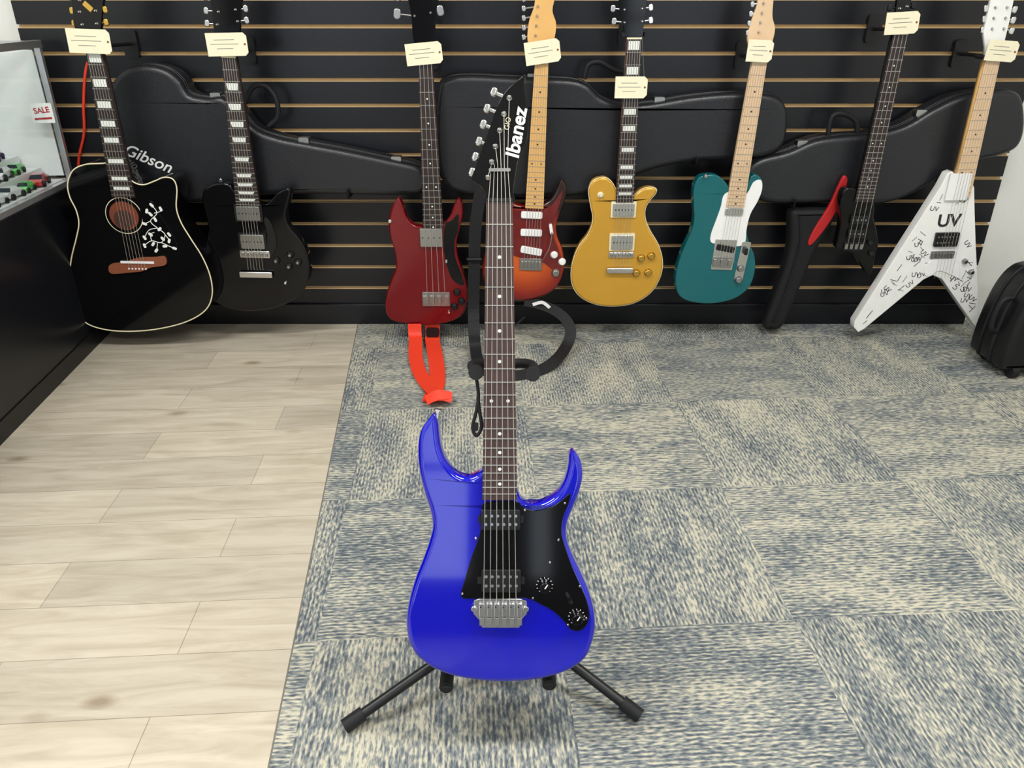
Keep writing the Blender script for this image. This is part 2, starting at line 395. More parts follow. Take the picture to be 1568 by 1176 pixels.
mesh_obj('floor',[(bx(Y0),Y0,0),(XR,Y0,0),(XR,Y1,0),(bx(Y1),Y1,0),(XL,Y0,0),(XL,Y1,0),
   (XL,Y0,-.05),(XR,Y0,-.05),(XR,Y1,-.05),(XL,Y1,-.05)],[(0,1,2,3),(4,0,3,5),(6,9,8,7)],[mc,mw],[0,1,1])
tubes(None,'trim_1',[[(bx(Y0),Y0,-0.001),(bx(YB),YB,-0.001)]],0.002,mat('trim_grey',(110,106,98),.6))
box(None,'wall_back',(XL,Y1-0.03,0),(XR,Y1+.08,ZC),M_wall)
box(None,'wall_left',(XL-.1,Y0,0),(XL,Y1+.08,ZC),M_wall)
box(None,'wall_right',(XR,Y0,0),(XR+.1,Y1+.08,ZC),M_wall)
box(None,'ceiling',(XL-.1,Y0-.1,ZC),(XR+.1,Y1+.08,ZC+.1),M_ceil)
wf=Grp('unseen_reflected_wall',(0,Y0-.05,0))
# unseen front wall, added: openings shaped to reflect bright patches in the blue guitar
opens=[(-2.4,-1.3),(-0.62,-0.28),(0.12,0.24),(1.1,2.2)]
xx=XL
for i,(a,b_) in enumerate(opens+[(XR,XR)]):
    box(wf,'pier_%d'%i,(xx,Y0-.1,.35),(a,Y0,2.2),M_wallf); xx=b_
box(wf,'sill',(XL,Y0-.1,0),(XR,Y0,.35),M_wallf); box(wf,'header',(XL,Y0-.1,2.2),(XR,Y0,ZC),M_wallf)
box(wf,'transom',(XL,Y0-.06,1.02),(XR,Y0-.02,1.07),M_alu)
# slatwall
sg=Grp('slatwall_display',(0,YB,0.8))
SX0,SX1=-1.71,1.84
box(sg,'backing',(SX0,YB+.014,0),(SX1,YB+.034,2.3),M_tan)
pz=0.152; sp=0.0862
box(sg,'kickboard',(SX0,YB,0.0),(SX1,YB+.0135,pz-.006),M_slat,.002)
k=0
while pz+k*sp<2.2:
    z0=pz+k*sp+.006; z1=pz+(k+1)*sp-.006
    box(sg,'slat_%d'%k,(SX0,YB,z0),(SX1,YB+.0135,z1),M_slat,.001)
    box(sg,'groove_lip_%d'%k,(SX0,YB+.0015,z0-.0125),(SX1,YB+.0138,z0-.0106),M_tan)
    k+=1
box(None,'baseboard_back',(-1.5,YB-.014,0),(SX1,YB-.0005,0.085),M_slat,.003)

# ---------------------------------------------------------------- front guitar
ey=Vector((0,0.350,0.937))
FP=Plane((0,1.212,H-0.278),ey)
G=Guitar('electric_guitar',FP,((913,378),(962,378)),((906,937),(971,937)),(938.5,1128))
G.body([(812,779),(800,792),(789,810),(784,835),(784,865),(788,895),(797,930),(807,962),(811,990),(806,1015),(794,1050),(779,1088),(768,1125),(762,1160),(763,1190),(770,1215),(786,1238),(812,1257),(850,1272),(895,1280),(940,1283),(990,1281),(1035,1273),(1072,1259),(1099,1238),(1112,1210),(1118,1178),(1115,1145),(1105,1110),(1089,1074),(1073,1040),(1064,1012),(1065,985),(1075,958),(1087,928),(1094,898),(1092,872),(1085,856),(1077,848),(1069,856),(1067,875),(1060,903),(1045,928),(1020,944),(994,948),(978,938),(970,922),(950,915),(925,905),(907,880),(900,888),(880,897),(858,891),(840,872),(829,848),(824,820),(821,794)],0.042,0.0095,M_blue)
G.neck(M_maple,M_rose,0.007,0.02,M_blackm); G.frets(24,w=0.002); G.inlays('dot',[3,5,7,9,12,15,17,19,21,24],r=0.0028)
G.polyf('pickguard',[(906,946),(906,975),(898,1010),(884,1050),(872,1090),(865,1115),(872,1123),(900,1123),(940,1123),(985,1122),(1015,1134),(1040,1148),(1058,1165),(1070,1180),(1086,1184),(1100,1174),(1106,1156),(1102,1130),(1090,1100),(1073,1062),(1060,1025),(1054,1000),(1057,970),(1067,945),(1070,926),(1055,938),(1035,951),(1005,958),(982,952),(972,942),(940,940)],M_black,0.0,0.0022)
G.pickup(940,974,74,38,M_blackm,2,6,0.0085); G.pickup(941,1088,74,42,M_blackm,2,6,0.0085)
for q in ((905,974),(976,974),(903,1088),(978,1088)): G.feat('pickup_tab',q[0],q[1],14,14,M_blackm,0,0.004,0.002)
for q in ((985,957),(1048,1013),(1032,1055),(1088,1100),(1100,1160),(1066,1172),(868,1114),(893,1010),(1060,944),(1000,1122)):
    G.knob(q[0],q[1],2.6,M_chrome,0.0032,'screw')
for i,q in enumerate(((1022,1098),(1082,1157))):
    G.knob(q[0],q[1],16,M_rubber,0.003,'knob_skirt'); G.knob(q[0],q[1],13.5,M_black,0.018,'knob_%d'%i)
    c=FP.p2(*q); slab(G,'knob_mark',FP,rrect(c[0]+.002,c[1]+.003,0.0016,0.008,-.6),[(0,.0178),(0,.0186)],M_white)
    for j in range(11):
        a=math.radians(-50+j*28); slab(G,'tick',FP,rrect(c[0]+.0125*math.cos(a),c[1]+.0125*math.sin(a),.0028,.0009,a),[(0,.0022),(0,.0034)],M_white)
# pickup selector between the knobs
c=FP.p2(1068,1122); slab(G,'selector_slot',FP,rrect(c[0],c[1],.005,.022,.45,.002),[(0,.0015),(0,.0028)],M_rubber)
tubes(G,'selector_lever',[[FP.p3(*c,.002),FP.p3(c[0],c[1]-.002,.014)]],.0022,M_black)
G.polyf('bridge_plate',[(890,1125),(900,1122),(975,1122),(988,1126),(989,1150),(978,1162),(975,1176),(905,1176),(900,1162),(889,1150)],M_chrome,0.0,0.006,False)
for i in range(6):
    x=905+i*14; c=FP.p2(x,1141); c2=FP.p2(x,1163)
    slab(G,'saddle_%d'%i,FP,rrect(c[0],c[1],.0098,.024,0,.002,2),[(0,.004),(0,.010),(.0015,.0115)],M_chrome)
    slab(G,'saddle_screw_%d'%i,FP,circ(c[0]-.002,c[1]+.006,.0014,8),[(0,.0115),(0,.013)],M_blackm)
    slab(G,'string_block_%d'%i,FP,rrect(c2[0],c2[1],.0085,.014,0,.001,2),[(0,.004),(0,.009),(.001,.010)],M_steel)
for x in (890,987):
    c=FP.p2(x,1140); slab(G,'bridge_post',FP,circ(*c,.005,16),[(0,0),(0,.009),(.001,.010)],M_chrome)
G.strings(6,0.00055,0.0125)
G.head([(913,380),(911,362),(903,350),(890,342),(885,332),(892,312),(903,282),(915,250),(926,218),(938,188),(953,166),(972,150),(986,139),(984,160),(988,190),(992,225),(990,255),(983,278),(972,300),(967,330),(963,360),(963,380)],M_black,-.015,-0.001)
posts=[(916,333),(923,304),(930,275),(938,245),(946,214),(956,184)]
btn=[(886,322),(892,293),(899,264),(907,232),(914,202),(927,171)]
G.tuners([(b,p) for b,p in zip(btn,posts)],M_chrome,8)
L=[]
for i in range(6):
    t=i/5-.5; a=G.at(t*G.nw*.82,0); b=FP.p2(*posts[i])
    mid=G.at(t*G.nw*.62,-0.055)
    L.append([FP.p3(a.x,a.y,.009),FP.p3(mid.x,mid.y,.003),FP.p3(b[0],b[1],.004)])
tubes(G,'head_strings',L,0.0005,M_string,res=1)
c=FP.p2(938,320); slab(G,'string_bar',FP,rrect(c[0],c[1],.034,.005,0,.002),[(0,0),(0,.006)],M_chrome)
c=FP.p2(970,250); text(G,'head_logo','Ibanez',FP,c[0],c[1],.030,math.radians(80),M_white,0.0,0.1,0.0007)
c=FP.p2(953,232); text(G,'head_logo_small','GIO',FP,c[0],c[1],.011,math.radians(80),M_cream,0.0)
c=FP.p2(813,785)
tubes(G,'strap_button',[[FP.p3(c[0]+.003,c[1]-.008,-.02),FP.p3(c[0]+.006,c[1]+.010,-.02)]],.004,M_chrome)
tubes(G,'strap_button_cap',[[FP.p3(c[0]+.006,c[1]+.009,-.02),FP.p3(c[0]+.0065,c[1]+.012,-.02)]],.007,M_chrome)
# ---------------------------------------------------------------- stand
S=Grp('guitar_stand',(0,1.13,0.0))
hub=Vector((-0.012,1.13,0.12))
neckb=FP.p3(*FP.p2(940,700),-0.062)
tubes(S,'pole',[[hub-Vector((0,0,.03)),hub.lerp(neckb,.55)]],.0125,M_blackm)
tubes(S,'pole_upper',[[hub.lerp(neckb,.5),neckb]],.009,M_blackm)
tubes(S,'pole_clutch',[[hub.lerp(neckb,.5),hub.lerp(neckb,.56)]],.018,M_rubber)
tubes(S,'hub',[[hub-Vector((0,0,.04)),hub+Vector((0,0,.05))]],.024,M_rubber)
fl_=onZ(650,1362,.014); fr_=onZ(1198,1342,.014); fb=Vector((-.01,1.43,.014))
for i,f in enumerate((fl_,fr_,fb)):
    d=(hub-f).normalized()
    tubes(S,'leg_%d'%i,[[f,hub]],.0095,M_blackm)
    tubes(S,'foot_%d'%i,[[f-d*.004,f+d*.035]],.0135,M_rubber)
    tubes(S,'brace_%d'%i,[[f.lerp(hub,.6),hub+Vector((0,0,.04))]],.005,M_steel)
for i,(px,py) in enumerate(((837,1292),(1031,1287))):
    e=onY(px,py,.955)
    h2=hub+Vector((0,0,-.01))
    tubes(S,'cradle_arm_%d'%i,[[h2,Vector((e.x,1.08,.13)),e]],.008,M_blackm)
    tubes(S,'cradle_tip_%d'%i,[[e+Vector((0,.05,-.002)),e]],.012,M_rubber)
    u=Vector((e.x,1.06,.13)); tubes(S,'cradle_back_%d'%i,[[u,u+Vector((0,.01,.10))]],.011,M_rubber)
yl=FP.p3(*FP.p2(893,700),-.015); yr=FP.p3(*FP.p2(1000,703),-.015)
tubes(S,'yoke',[[yl,FP.p3(*FP.p2(884,690),-.045),FP.p3(*FP.p2(912,688),-.06),neckb,FP.p3(*FP.p2(968,688),-.06),FP.p3(*FP.p2(1000,690),-.045),yr]],.0085,M_rubber,True)
for i,y in enumerate((yl,yr)):
    tubes(S,'yoke_tip_%d'%i,[[y-FP.n*.01,y+FP.n*.012]],.0125,M_rubber)
lp=[FP.p3(*FP.p2(x,y),-.02) for x,y in ((893,712),(897,745),(893,775),(886,805),(893,822),(903,805),(899,775),(896,748))]
tubes(S,'lock_strap',[lp],.003,M_rubber,True)
slab(S,'lock_strap_tab',FP,rrect(*FP.p2(892,805),.008,.014,0,.003),[(0,-.024),(0,-.018)],M_rubber)

# ---------------------------------------------------------------- wall guitars
WP=Plane((0,2.72,0.8),(0,0,1)); AP=Plane((0,2.66,0.8),(0,0,1))
def tag(g,cx,cy,w,h,rot):
    c=g.pl.p2(cx,cy); k=(g.pl.p2(cx+10,cy)[0]-c[0])/10
    W,Hh=w*k,h*k
    pts=[(-W/2,-Hh/2),(W/2-.01,-Hh/2),(W/2,-Hh/2+.01),(W/2,Hh/2-.01),(W/2-.01,Hh/2),(-W/2,Hh/2)]
    R=math.radians(rot); tr=lambda x,y:(c[0]+x*math.cos(R)-y*math.sin(R),c[1]+x*math.sin(R)+y*math.cos(R))
    slab(g,'price_tag',g.pl,[tr(*p) for p in pts],[(0,.020),(0,.0212)],M_tag)
    for i,(y,l) in enumerate(((.2,.5),(.02,.7),(-.18,.4))):
        p=tr(-W*.06,y*Hh); slab(g,'tag_line_%d'%i,g.pl,rrect(p[0],p[1],l*W,.0016,R),[(0,.0211),(0,.0216)],M_ink)
    p=tr(W/2-.008,0); slab(g,'tag_hole',g.pl,circ(*p,.0035,10),[(0,.0211),(0,.0217)],M_brown)
    q=g.at(g.nw/2,0); tubes(g,'tag_string',[[g.pl.p3(*p,.021),g.pl.p3(q.x,q.y,.012)]],.0006,M_ink,res=1)
def hanger(g):
    h=Grp('guitar_hanger',g.pl.p3(g.nm.x,g.nm.y,-.1)); hw=g.nw/2+.012
    a=lambda x,hh,d=-.012: g.pl.p3(*g.at(x,d),hh)
    y0=-.045; L=-(YB-g.pl.O.y)
    w=g.pl.p3(g.nm.x,g.nm.y+.01,L+.004)
    tubes(h,'arm',[[a(0,y0),w]],.006,M_rubber)
    tubes(h,'yoke',[[a(-hw,.018),a(-hw,-.03),a(0,y0),a(hw,-.03),a(hw,.018)]],.0065,M_rubber,True)
    slab(h,'mount_plate',g.pl,rrect(g.nm.x,g.nm.y+.01,.05,.09,0,.01),[(0,L+.0005),(0,L+.012)],M_blackm)

# acoustic
A=Guitar('acoustic_guitar',AP,((163,97),(192,95)),((213,372),(255,368)),(259,496))
A.body([(212,306),(190,307),(160,309),(137,320),(127,345),(131,370),(143,395),(148,420),(143,448),(134,485),(130,525),(134,560),(145,590),(168,610),(205,620),(250,622),(300,617),(350,604),(385,583),(398,555),(395,520),(380,483),(358,448),(340,418),(331,390),(332,355),(325,337),(308,333),(290,340),(268,347),(248,340),(230,318)],0.105,0.004,M_black)
A.binding(M_cream,.0022); A.neck(M_roseD,M_roseD,.007,.022)
A.frets(20); A.inlays('block',[1,3,5,7,9,12,15,17])
c=AP.p2(233,405); slab(A,'rosette_ring',AP,circ(*c,.064,40),[(0,0),(0,.0006)],M_cream)
slab(A,'rosette_dark',AP,circ(*c,.0615,40),[(0,0),(0,.0009)],M_black)
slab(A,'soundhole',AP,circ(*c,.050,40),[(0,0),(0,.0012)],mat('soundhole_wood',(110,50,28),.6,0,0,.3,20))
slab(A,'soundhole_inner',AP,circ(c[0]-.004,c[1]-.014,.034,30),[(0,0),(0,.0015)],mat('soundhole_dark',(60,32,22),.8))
A.polyf('bridge',[(208,496),(235,491),(262,483),(290,482),(310,481),(312,496),(285,501),(268,508),(240,511),(210,512)],M_brown,0,.009)
A.feat('saddle',260,491,62,4,M_white,.008,.012)
for i in range(6):
    q=A.at((i/5-.5)*.06,A.Ls+.014); slab(A,'bridge_pin_%d'%i,AP,circ(q.x,q.y,.003,8),[(0,.008),(0,.012)],M_white)
A.strings(6,.0006,.012,.01)
A.polyf('pickguard',[(262,382),(285,378),(298,400),(318,430),(333,462),(318,472),(285,470),(268,462),(270,440),(268,415)],M_black,0,.0016)
vine=[[(285,385),(295,400),(283,415),(296,428),(310,440),(303,455),(285,452),(272,460)],[(295,428),(280,432),(272,445)],[(303,455),(318,462),(328,466)],[(290,400),(302,396),(300,388)],[(283,415),(272,420)],[(310,440),(318,450)],[(296,455),(295,468)],[(283,402),(276,396)],[(285,452),(283,440),(290,436)]]
tubes(A,'vine_inlay',[[AP.p3(*AP.p2(x,y),.002) for x,y in l] for l in vine],.0014,M_pearl,True)
for x,y in ((285,385),(302,392),(272,420),(272,446),(272,461),(328,466),(318,452),(294,470),(300,430),(283,402),(310,462),(283,440),(318,440),(292,412),(306,448),(276,396),(288,458)):
    c=AP.p2(x,y); slab(A,'vine_leaf',AP,rrect(c[0],c[1],.009,.017,random.random()*3,.0045),[(0,.0015),(0,.003)],M_pearl)
A.head([(165,98),(158,70),(140,52),(136,20),(132,-30),(160,-45),(196,-35),(192,15),(190,50),(188,75),(191,96)],M_black,-.015,0)
A.tuners([((134,20),(150,22)),((196,18),(180,20)),((132,-5),(150,0)),((198,-8),(180,-5)),((138,44),(155,46)),((198,42),(182,44))],M_gold,6)
c=AP.p2(165,12); slab(A,'crown_inlay',AP,rrect(c[0],c[1],.016,.03,.78,.002),[(0,0),(0,.001)],M_gold)
tag(A,173,77,80,42,-2); hanger(A)
# black single cut
B=Guitar('electric_guitar',WP,((417,108),(444,107)),((448,386),(492,383)),(479,480))
B.body([(410,343),(395,347),(382,357),(379,375),(384,400),(390,425),(388,450),(380,475),(377,505),(382,538),(398,563),(430,580),(470,585),(515,579),(555,561),(577,532),(582,500),(573,467),(556,441),(541,422),(537,400),(542,380),(546,360),(538,353),(520,362),(507,376),(492,384),(465,372),(445,362),(430,346)],.045,.008,M_black)
B.neck(M_roseD,M_roseD,.008); B.frets(22); B.inlays('trap',[3,5,7,9,12,15,17,19,21])
B.pickup(467,400,44,26,M_steel,1,6,.010,M_blackm,M_blackm); B.pickup(475,453,44,26,M_steel,1,6,.010,M_blackm,M_blackm)
B.polyf('pickguard',[(500,408),(512,425),(520,455),(512,478),(502,480),(502,440),(496,415)],M_blackm,0,.004)
B.bridge(479,477,56,13,M_chrome); B.feat('tailpiece',482,514,62,11,M_chrome,.006,.016,.005,.003)
B.strings(6,.0007,.014,.05)
for q in ((519,489),(545,478),(543,500),(560,492)):
    B.knob(q[0],q[1],7,M_blackm); B.knob(q[0],q[1],3.2,M_steel,.0148,'knob_cap')
B.knob(537,530,3,M_chrome); B.knob(415,338,4,M_chrome,.008,'strap_button')
B.head([(419,109),(413,80),(402,60),(398,20),(392,-30),(420,-40),(455,-30),(452,15),(450,60),(445,85),(444,107)],M_black)
B.tuners([((386,20),(410,22)),((460,16),(442,18)),((388,44),(408,46)),((462,38),(446,40)),((384,-6),(410,-4)),((458,-8),(440,-6))],M_chrome,6)
tag(B,430,83,76,40,1); hanger(B)
# bass
Cc=Guitar('electric_bass_guitar',WP,((786,118),(812,117)),((796,431),(833,428)),(820,566))
Cc.body([(743,375),(734,393),(729,420),(733,447),(741,475),(743,500),(735,523),(726,550),(723,580),(733,600),(760,608),(800,611),(840,606),(867,592),(877,566),(877,540),(869,512),(859,482),(857,455),(864,425),(869,400),(866,380),(859,374),(851,388),(845,404),(834,418),(815,424),(795,426),(776,422),(763,408),(757,390),(750,374)],.04,.007,M_red)
Cc.neck(M_red,M_roseD,.008); Cc.frets(20); Cc.inlays('dot',[3,5,7,9,12,15,17,19],r=.003)
Cc.polyf('pickguard',[(836,420),(848,414),(860,402),(860,430),(853,455),(855,485),(866,515),(870,535),(850,525),(838,495),(833,460)],M_black,0,.0025)
Cc.pickup(810,445,42,34,M_steel,1,4,.012,M_blackm)
Cc.bridge(819,561,52,26,M_steel,4,.014); Cc.strings(4,.0009,.016,.01)
for q in ((858,548),(866,565),(853,575)): Cc.knob(q[0],q[1],7,M_blackm)
Cc.knob(843,585,3,M_chrome); Cc.knob(838,490,3,M_chrome); Cc.knob(732,415,4,M_chrome,.008,'strap_button')
Cc.head([(788,119),(782,92),(775,70),(772,30),(764,-25),(790,-40),(822,-25),(818,30),(816,70),(813,95),(812,117)],M_black)
Cc.tuners([((745,26),(778,30)),((826,20),(808,24)),((746,-8),(780,-4)),((828,-14),(808,-10))],M_steel,9)
tag(Cc,797,100,68,38,5); hanger(Cc)
# strat style
D=Guitar('electric_guitar',WP,((1004,118),(1029,119)),((985,390),(1019,391)),(998,486))
cb=WP.p2(985,475)
D.body([(912,342),(907,360),(912,395),(919,425),(917,455),(908,485),(905,515),(913,542),(935,558),(970,566),(1005,562),(1035,549),(1052,528),(1059,500),(1056,470),(1046,444),(1045,420),(1054,395),(1063,367),(1062,347),(1053,338),(1045,355),(1034,374),(1017,384),(990,388),(965,382),(948,364),(935,345),(922,338)],.044,.009,sunburst(WP.p3(*cb),.2))
D.neck(M_maple,M_maple,.008); D.frets(22); D.inlays('dot',[3,5,7,9,12,15,17,19,21],M_inkb,.003)
D.polyf('pickguard',[(935,400),(960,392),(985,395),(1015,395),(1035,385),(1048,368),(1056,358),(1050,385),(1040,412),(1038,440),(1047,465),(1055,495),(1048,512),(1030,500),(1018,492),(985,486),(950,470),(938,430)],M_tort,0,.003)
for q,r_ in (((998,403),0),((997,436),0),((997,470),-.15)):
    D.feat('pickup',q[0],q[1],40,13,M_white,.002,.011,.006,.002,r_)
D.bridge(996,496,42,22,M_steel); D.strings(6,.0006,.014,.01)
D.knob(1040,478,7,M_white); D.knob(1055,491,7,M_white); D.knob(1043,512,8,M_steel)
D.feat('switch_tip',1034,428,6,18,M_white,.003,.02,.003,.001,.2)
tubes(D,'tremolo_arm',[[WP.p3(*WP.p2(1015,492),.01),WP.p3(*WP.p2(1030,460),.04),WP.p3(*WP.p2(1035,430),.045)]],.0022,M_steel,True)
D.head([(1004,120),(998,100),(990,75),(993,40),(1003,10),(1010,-35),(1035,-45),(1042,-10),(1037,20),(1044,45),(1040,75),(1030,100),(1029,119)],M_maple)
D.tuners([((983,62+-18*i+8),(1005+1.5*i,58-18*i+8)) for i in range(6)],M_chrome,5)
tag(D,1018,97,66,40,8); hanger(D)
# gold top
E=Guitar('electric_guitar',WP,((1176,72),(1204,73)),((1161,378),(1194,380)),(1166,476))
E.body([(1128,334),(1112,341),(1105,360),(1109,388),(1113,413),(1104,440),(1086,464),(1074,497),(1073,530),(1086,555),(1114,571),(1150,576),(1190,570),(1222,550),(1240,520),(1244,490),(1236,460),(1221,434),(1212,412),(1212,392),(1221,376),(1231,364),(1232,355),(1219,352),(1205,356),(1194,364),(1184,374),(1172,374),(1160,362),(1150,344),(1140,335)],.045,.008,M_gtop)
E.binding(M_cream,.0015,-.006); E.neck(M_brown,M_roseD,.009); E.frets(22); E.inlays('block',[1,3,5,7,9,12,15,17,19,21])
E.pickup(1170,393,40,24,M_chrome,1,6,.011,M_blackm,M_cream); E.pickup(1167,454,40,26,M_chrome,1,6,.011,M_blackm,M_cream)
E.bridge(1166,478,48,10,M_chrome); E.feat('tailpiece',1163,506,50,10,M_chrome,.006,.017,.005,.003)
E.strings(6,.0007,.015,.045)
for q in ((1203,484),(1222,480),(1194,512),(1216,511)): E.knob(q[0],q[1],7.5,M_gold)
E.knob(1127,366,6,M_cream,.004,'switch_ring'); E.knob(1127,366,2.5,M_cream,.02,'switch')
E.head([(1177,73),(1170,50),(1164,30),(1162,0),(1158,-35),(1190,-45),(1218,-35),(1214,0),(1212,30),(1208,50),(1204,73)],M_black)
E.tuners([((1153,40),(1172,42)),((1222,38),(1205,40)),((1151,16),(1172,18)),((1222,14),(1205,16)),((1150,-8),(1172,-6)),((1222,-10),(1205,-8))],M_chrome,6)
tag(E,1183,163,60,38,0); hanger(E)
# tele
T=Guitar('electric_guitar',WP,((1411,116),(1438,119)),((1366,386),(1399,391)),(1362,486))
T.body([(1325,329),(1311,335),(1302,355),(1302,385),(1303,412),(1296,440),(1283,468),(1272,500),(1268,530),(1275,555),(1298,567),(1338,570),(1378,561),(1405,541),(1417,510),(1416,480),(1406,455),(1402,428),(1410,402),(1424,377),(1432,352),(1429,336),(1419,328),(1409,333),(1402,349),(1391,362),(1374,358),(1360,340),(1345,329)],.045,.004,M_teal)
T.neck(M_mapleL,M_mapleL,.008); T.frets(22); T.inlays('dot',[3,5,7,9,12,15,17,19,21],M_inkb,.003)
T.polyf('pickguard',[(1372,360),(1358,367),(1352,390),(1343,415),(1334,440),(1335,455),(1355,458),(1385,462),(1398,455),(1401,430),(1408,402),(1422,377),(1430,355),(1428,338),(1414,342),(1404,360),(1392,370)],M_white,0,.003)
T.feat('neck_pickup',1377,397,34,12,M_chrome,.002,.009,.004,.001)
T.feat('bridge_plate',1358,478,40,56,M_chrome,0,.004,.002); T.bridge(1355,492,36,20,M_steel,3); T.feat('bridge_pickup',1361,466,34,11,M_blackm,.003,.009,.004,.001,-.15)
T.strings(6,.0006,.014,.01)
T.feat('control_plate',1393,490,17,72,M_chrome,0,.004,.005,.001,-.05)
T.knob(1389,503,7,M_steel,.018); T.knob(1385,524,7,M_steel,.018); T.feat('switch_tip',1398,470,6,12,M_blackm,.003,.02,.002)
T.knob(1324,330,4,M_chrome,.01,'strap_button')
T.head([(1411,117),(1408,95),(1403,70),(1412,35),(1422,5),(1425,-35),(1450,-42),(1452,-5),(1450,30),(1455,55),(1448,85),(1438,118)],M_mapleL)
T.tuners([((1404+3*i,62-18*i),(1424+3*i,60-18*i)) for i in range(6)],M_chrome,5)
tag(T,1423,95,48,38,-2); hanger(T)
# slim black
Z=Guitar('headless_electric_bass_guitar',WP,((1676,62),(1702,66)),((1606,375),(1638,382)),(1602,462))
Z.body([(1600,352),(1584,358),(1577,385),(1579,415),(1574,445),(1570,465),(1585,472),(1602,478),(1618,498),(1630,516),(1638,508),(1643,480),(1649,462),(1647,435),(1641,410),(1642,388),(1636,368),(1620,360)],.042,.006,M_black)
Z.neck(M_blackm,M_roseD,.008); Z.frets(24); Z.inlays('dot',[3,5,7,9,12,15,17,19,21],r=.0025)
Z.pickup(1611,412,32,16,M_blackm,1,4,.01); Z.pickup(1606,438,32,16,M_blackm,1,4,.01); Z.bridge(1601,462,36,16,M_blackm,4)
Z.strings(4,.0007,.014,.0); Z.knob(1632,455,5,M_blackm); Z.knob(1634,475,5,M_blackm)
Z.head([(1676,64),(1680,30),(1684,0),(1688,-30),(1712,-28),(1710,5),(1706,35),(1702,66)],M_black)
Z.tuners([((1672,14),(1688,16)),((1716,10),(1702,12)),((1674,-10),(1690,-8)),((1718,-14),(1704,-12))],M_blackm,6)
tag(Z,1688,43,62,38,3); hanger(Z)
# flying V
V=Guitar('electric_guitar',WP,((1848,112),(1874,116)),((1788,366),(1821,373)),(1766,520))
V.body([(1788,322),(1779,326),(1765,352),(1745,383),(1672,497),(1604,604),(1603,615),(1611,624),(1622,618),(1680,570),(1734,525),(1751,517),(1768,524),(1800,570),(1829,611),(1836,618),(1839,608),(1836,540),(1832,460),(1830,400),(1829,352),(1824,342),(1812,346),(1800,335)],.042,.003,M_white_l,smooth=False)
V.neck(M_maple,M_mapleL,.008); V.frets(22); V.inlays('dot',[3,5,7,9,12,15,17,19,21],M_inkb,.003)
V.feat('neck_plate',1797,350,40,50,M_white,.004,.0095)
V.pickup(1775,449,44,26,M_blackm,2,6,.010)
V.polyf('pickguard',[(1765,480),(1795,485),(1800,520),(1785,516),(1762,508),(1745,518),(1735,515),(1738,497)],M_white,0,.003)
V.bridge(1768,478,44,14,M_steel); V.strings(6,.0006,.014,.0)
c=WP.p2(1781,415); text(V,'body_logo','UV',WP,c[0],c[1],.062,V.ang+.02,M_inkb,.0005,0,.0016)
def inside(p,poly):
    r=False
    for i in range(len(poly)):
        a=poly[i-1];b=poly[i]
        if (a[1]>p[1])!=(b[1]>p[1]) and p[0]<(b[0]-a[0])*(p[1]-a[1])/(b[1]-a[1])+a[0]: r=not r
    return r
cnt=0
while cnt<75:
    x=random.uniform(1610,1835); y=random.uniform(340,610)
    if 1735<x<1815 and 395<y<490: continue
    c=WP.p2(x,y)
    if not all(inside((c[0]+dx,c[1]+dy),V.bp) for dx in(-.014,.014) for dy in (-.014,.014)): continue
    cnt+=1
    if cnt%3==0: text(V,'doodle','UV',WP,c[0],c[1],.024,random.uniform(-1,1),M_inkb,.0004)
    else: slab(V,'doodle_line',WP,rrect(c[0],c[1],random.uniform(.015,.03),.0022,random.choice((.95,-.6,1.3,-.2))+random.uniform(-.2,.2)),[(0,0),(0,.0006)],M_inkb if cnt%2 else M_ink)
V.knob(1810,490,5,M_steel); V.knob(1822,510,5,M_steel)
V.head([(1848,114),(1850,90),(1846,60),(1858,10),(1868,-40),(1895,-50),(1905,-10),(1895,40),(1884,85),(1874,115)],M_white_l,smooth=False)
V.tuners([((1846+3*i,56-20*i),(1862+3*i,54-20*i)) for i in range(3)]+[((1900+3*i,58-20*i),(1884+3*i,54-20*i)) for i in range(3)],M_chrome,6)
tag(V,1874,95,58,36,-4); hanger(V)

# ---------------------------------------------------------------- cases on wall
CP=Plane((0,2.795,0.8),(0,0,1))
def case(name,px,handle,latches,logo=None,th=.125):
    c=CP.p2(sum(p[0] for p in px)/len(px),sum(p[1] for p in px)/len(px))
    g=Grp(name,CP.p3(*c,-.06)); p=catmull(CP.L(px),True,6)
    slab(g,'shell',CP,p,rprof(-th,0,.020,5),M_tolex)
    tubes(g,'seam_trim',[[CP.p3(a,b,-.045) for a,b in p]],.004,M_blackm,cyc=True)
    tubes(g,'lid_stitch',[[CP.p3(a,b,-.03) for a,b in p]],.0022,M_tolex,cyc=True)
    tubes(g,'handle',[[CP.p3(*CP.p2(x,y),-.04) for x,y in handle]],.009,M_rubber,True)
    for i,(x,y) in enumerate(latches):
        q=CP.p2(x,y); slab(g,'latch_%d'%i,CP,rrect(q[0],q[1],.035,.022,0,.004),[(0,-.055),(0,-.02)],M_steel)
    xs=[a for a,b in p]
    for i,t in enumerate((.2,.75)):
        X=min(xs)+(max(xs)-min(xs))*t
        zz=min(b for a,b in p if abs(a-X)<.04)
        q=CP.p3(X,zz-.007,0)
        tubes(g,'support_arm_%d'%i,[[Vector((q.x,YB-.001,q.z)),Vector((q.x,2.785,q.z)),Vector((q.x,2.78,q.z+.03))]],.005,M_blackm)
    return g
k1=case('guitar_case',[(212,150),(235,128),(275,122),(310,130),(335,150),(352,176),(385,184),(415,182),(445,205),(475,240),(520,258),(580,270),(650,283),(730,300),(785,313),(800,330),(802,352),(785,366),(730,368),(640,366),(540,366),(450,372),(380,380),(300,385),(240,380),(205,350),(195,290),(195,220),(200,175)],
   [(452,196),(468,166),(492,164),(512,188),(515,222),(498,240)],[(400,182),(567,266),(742,302)])
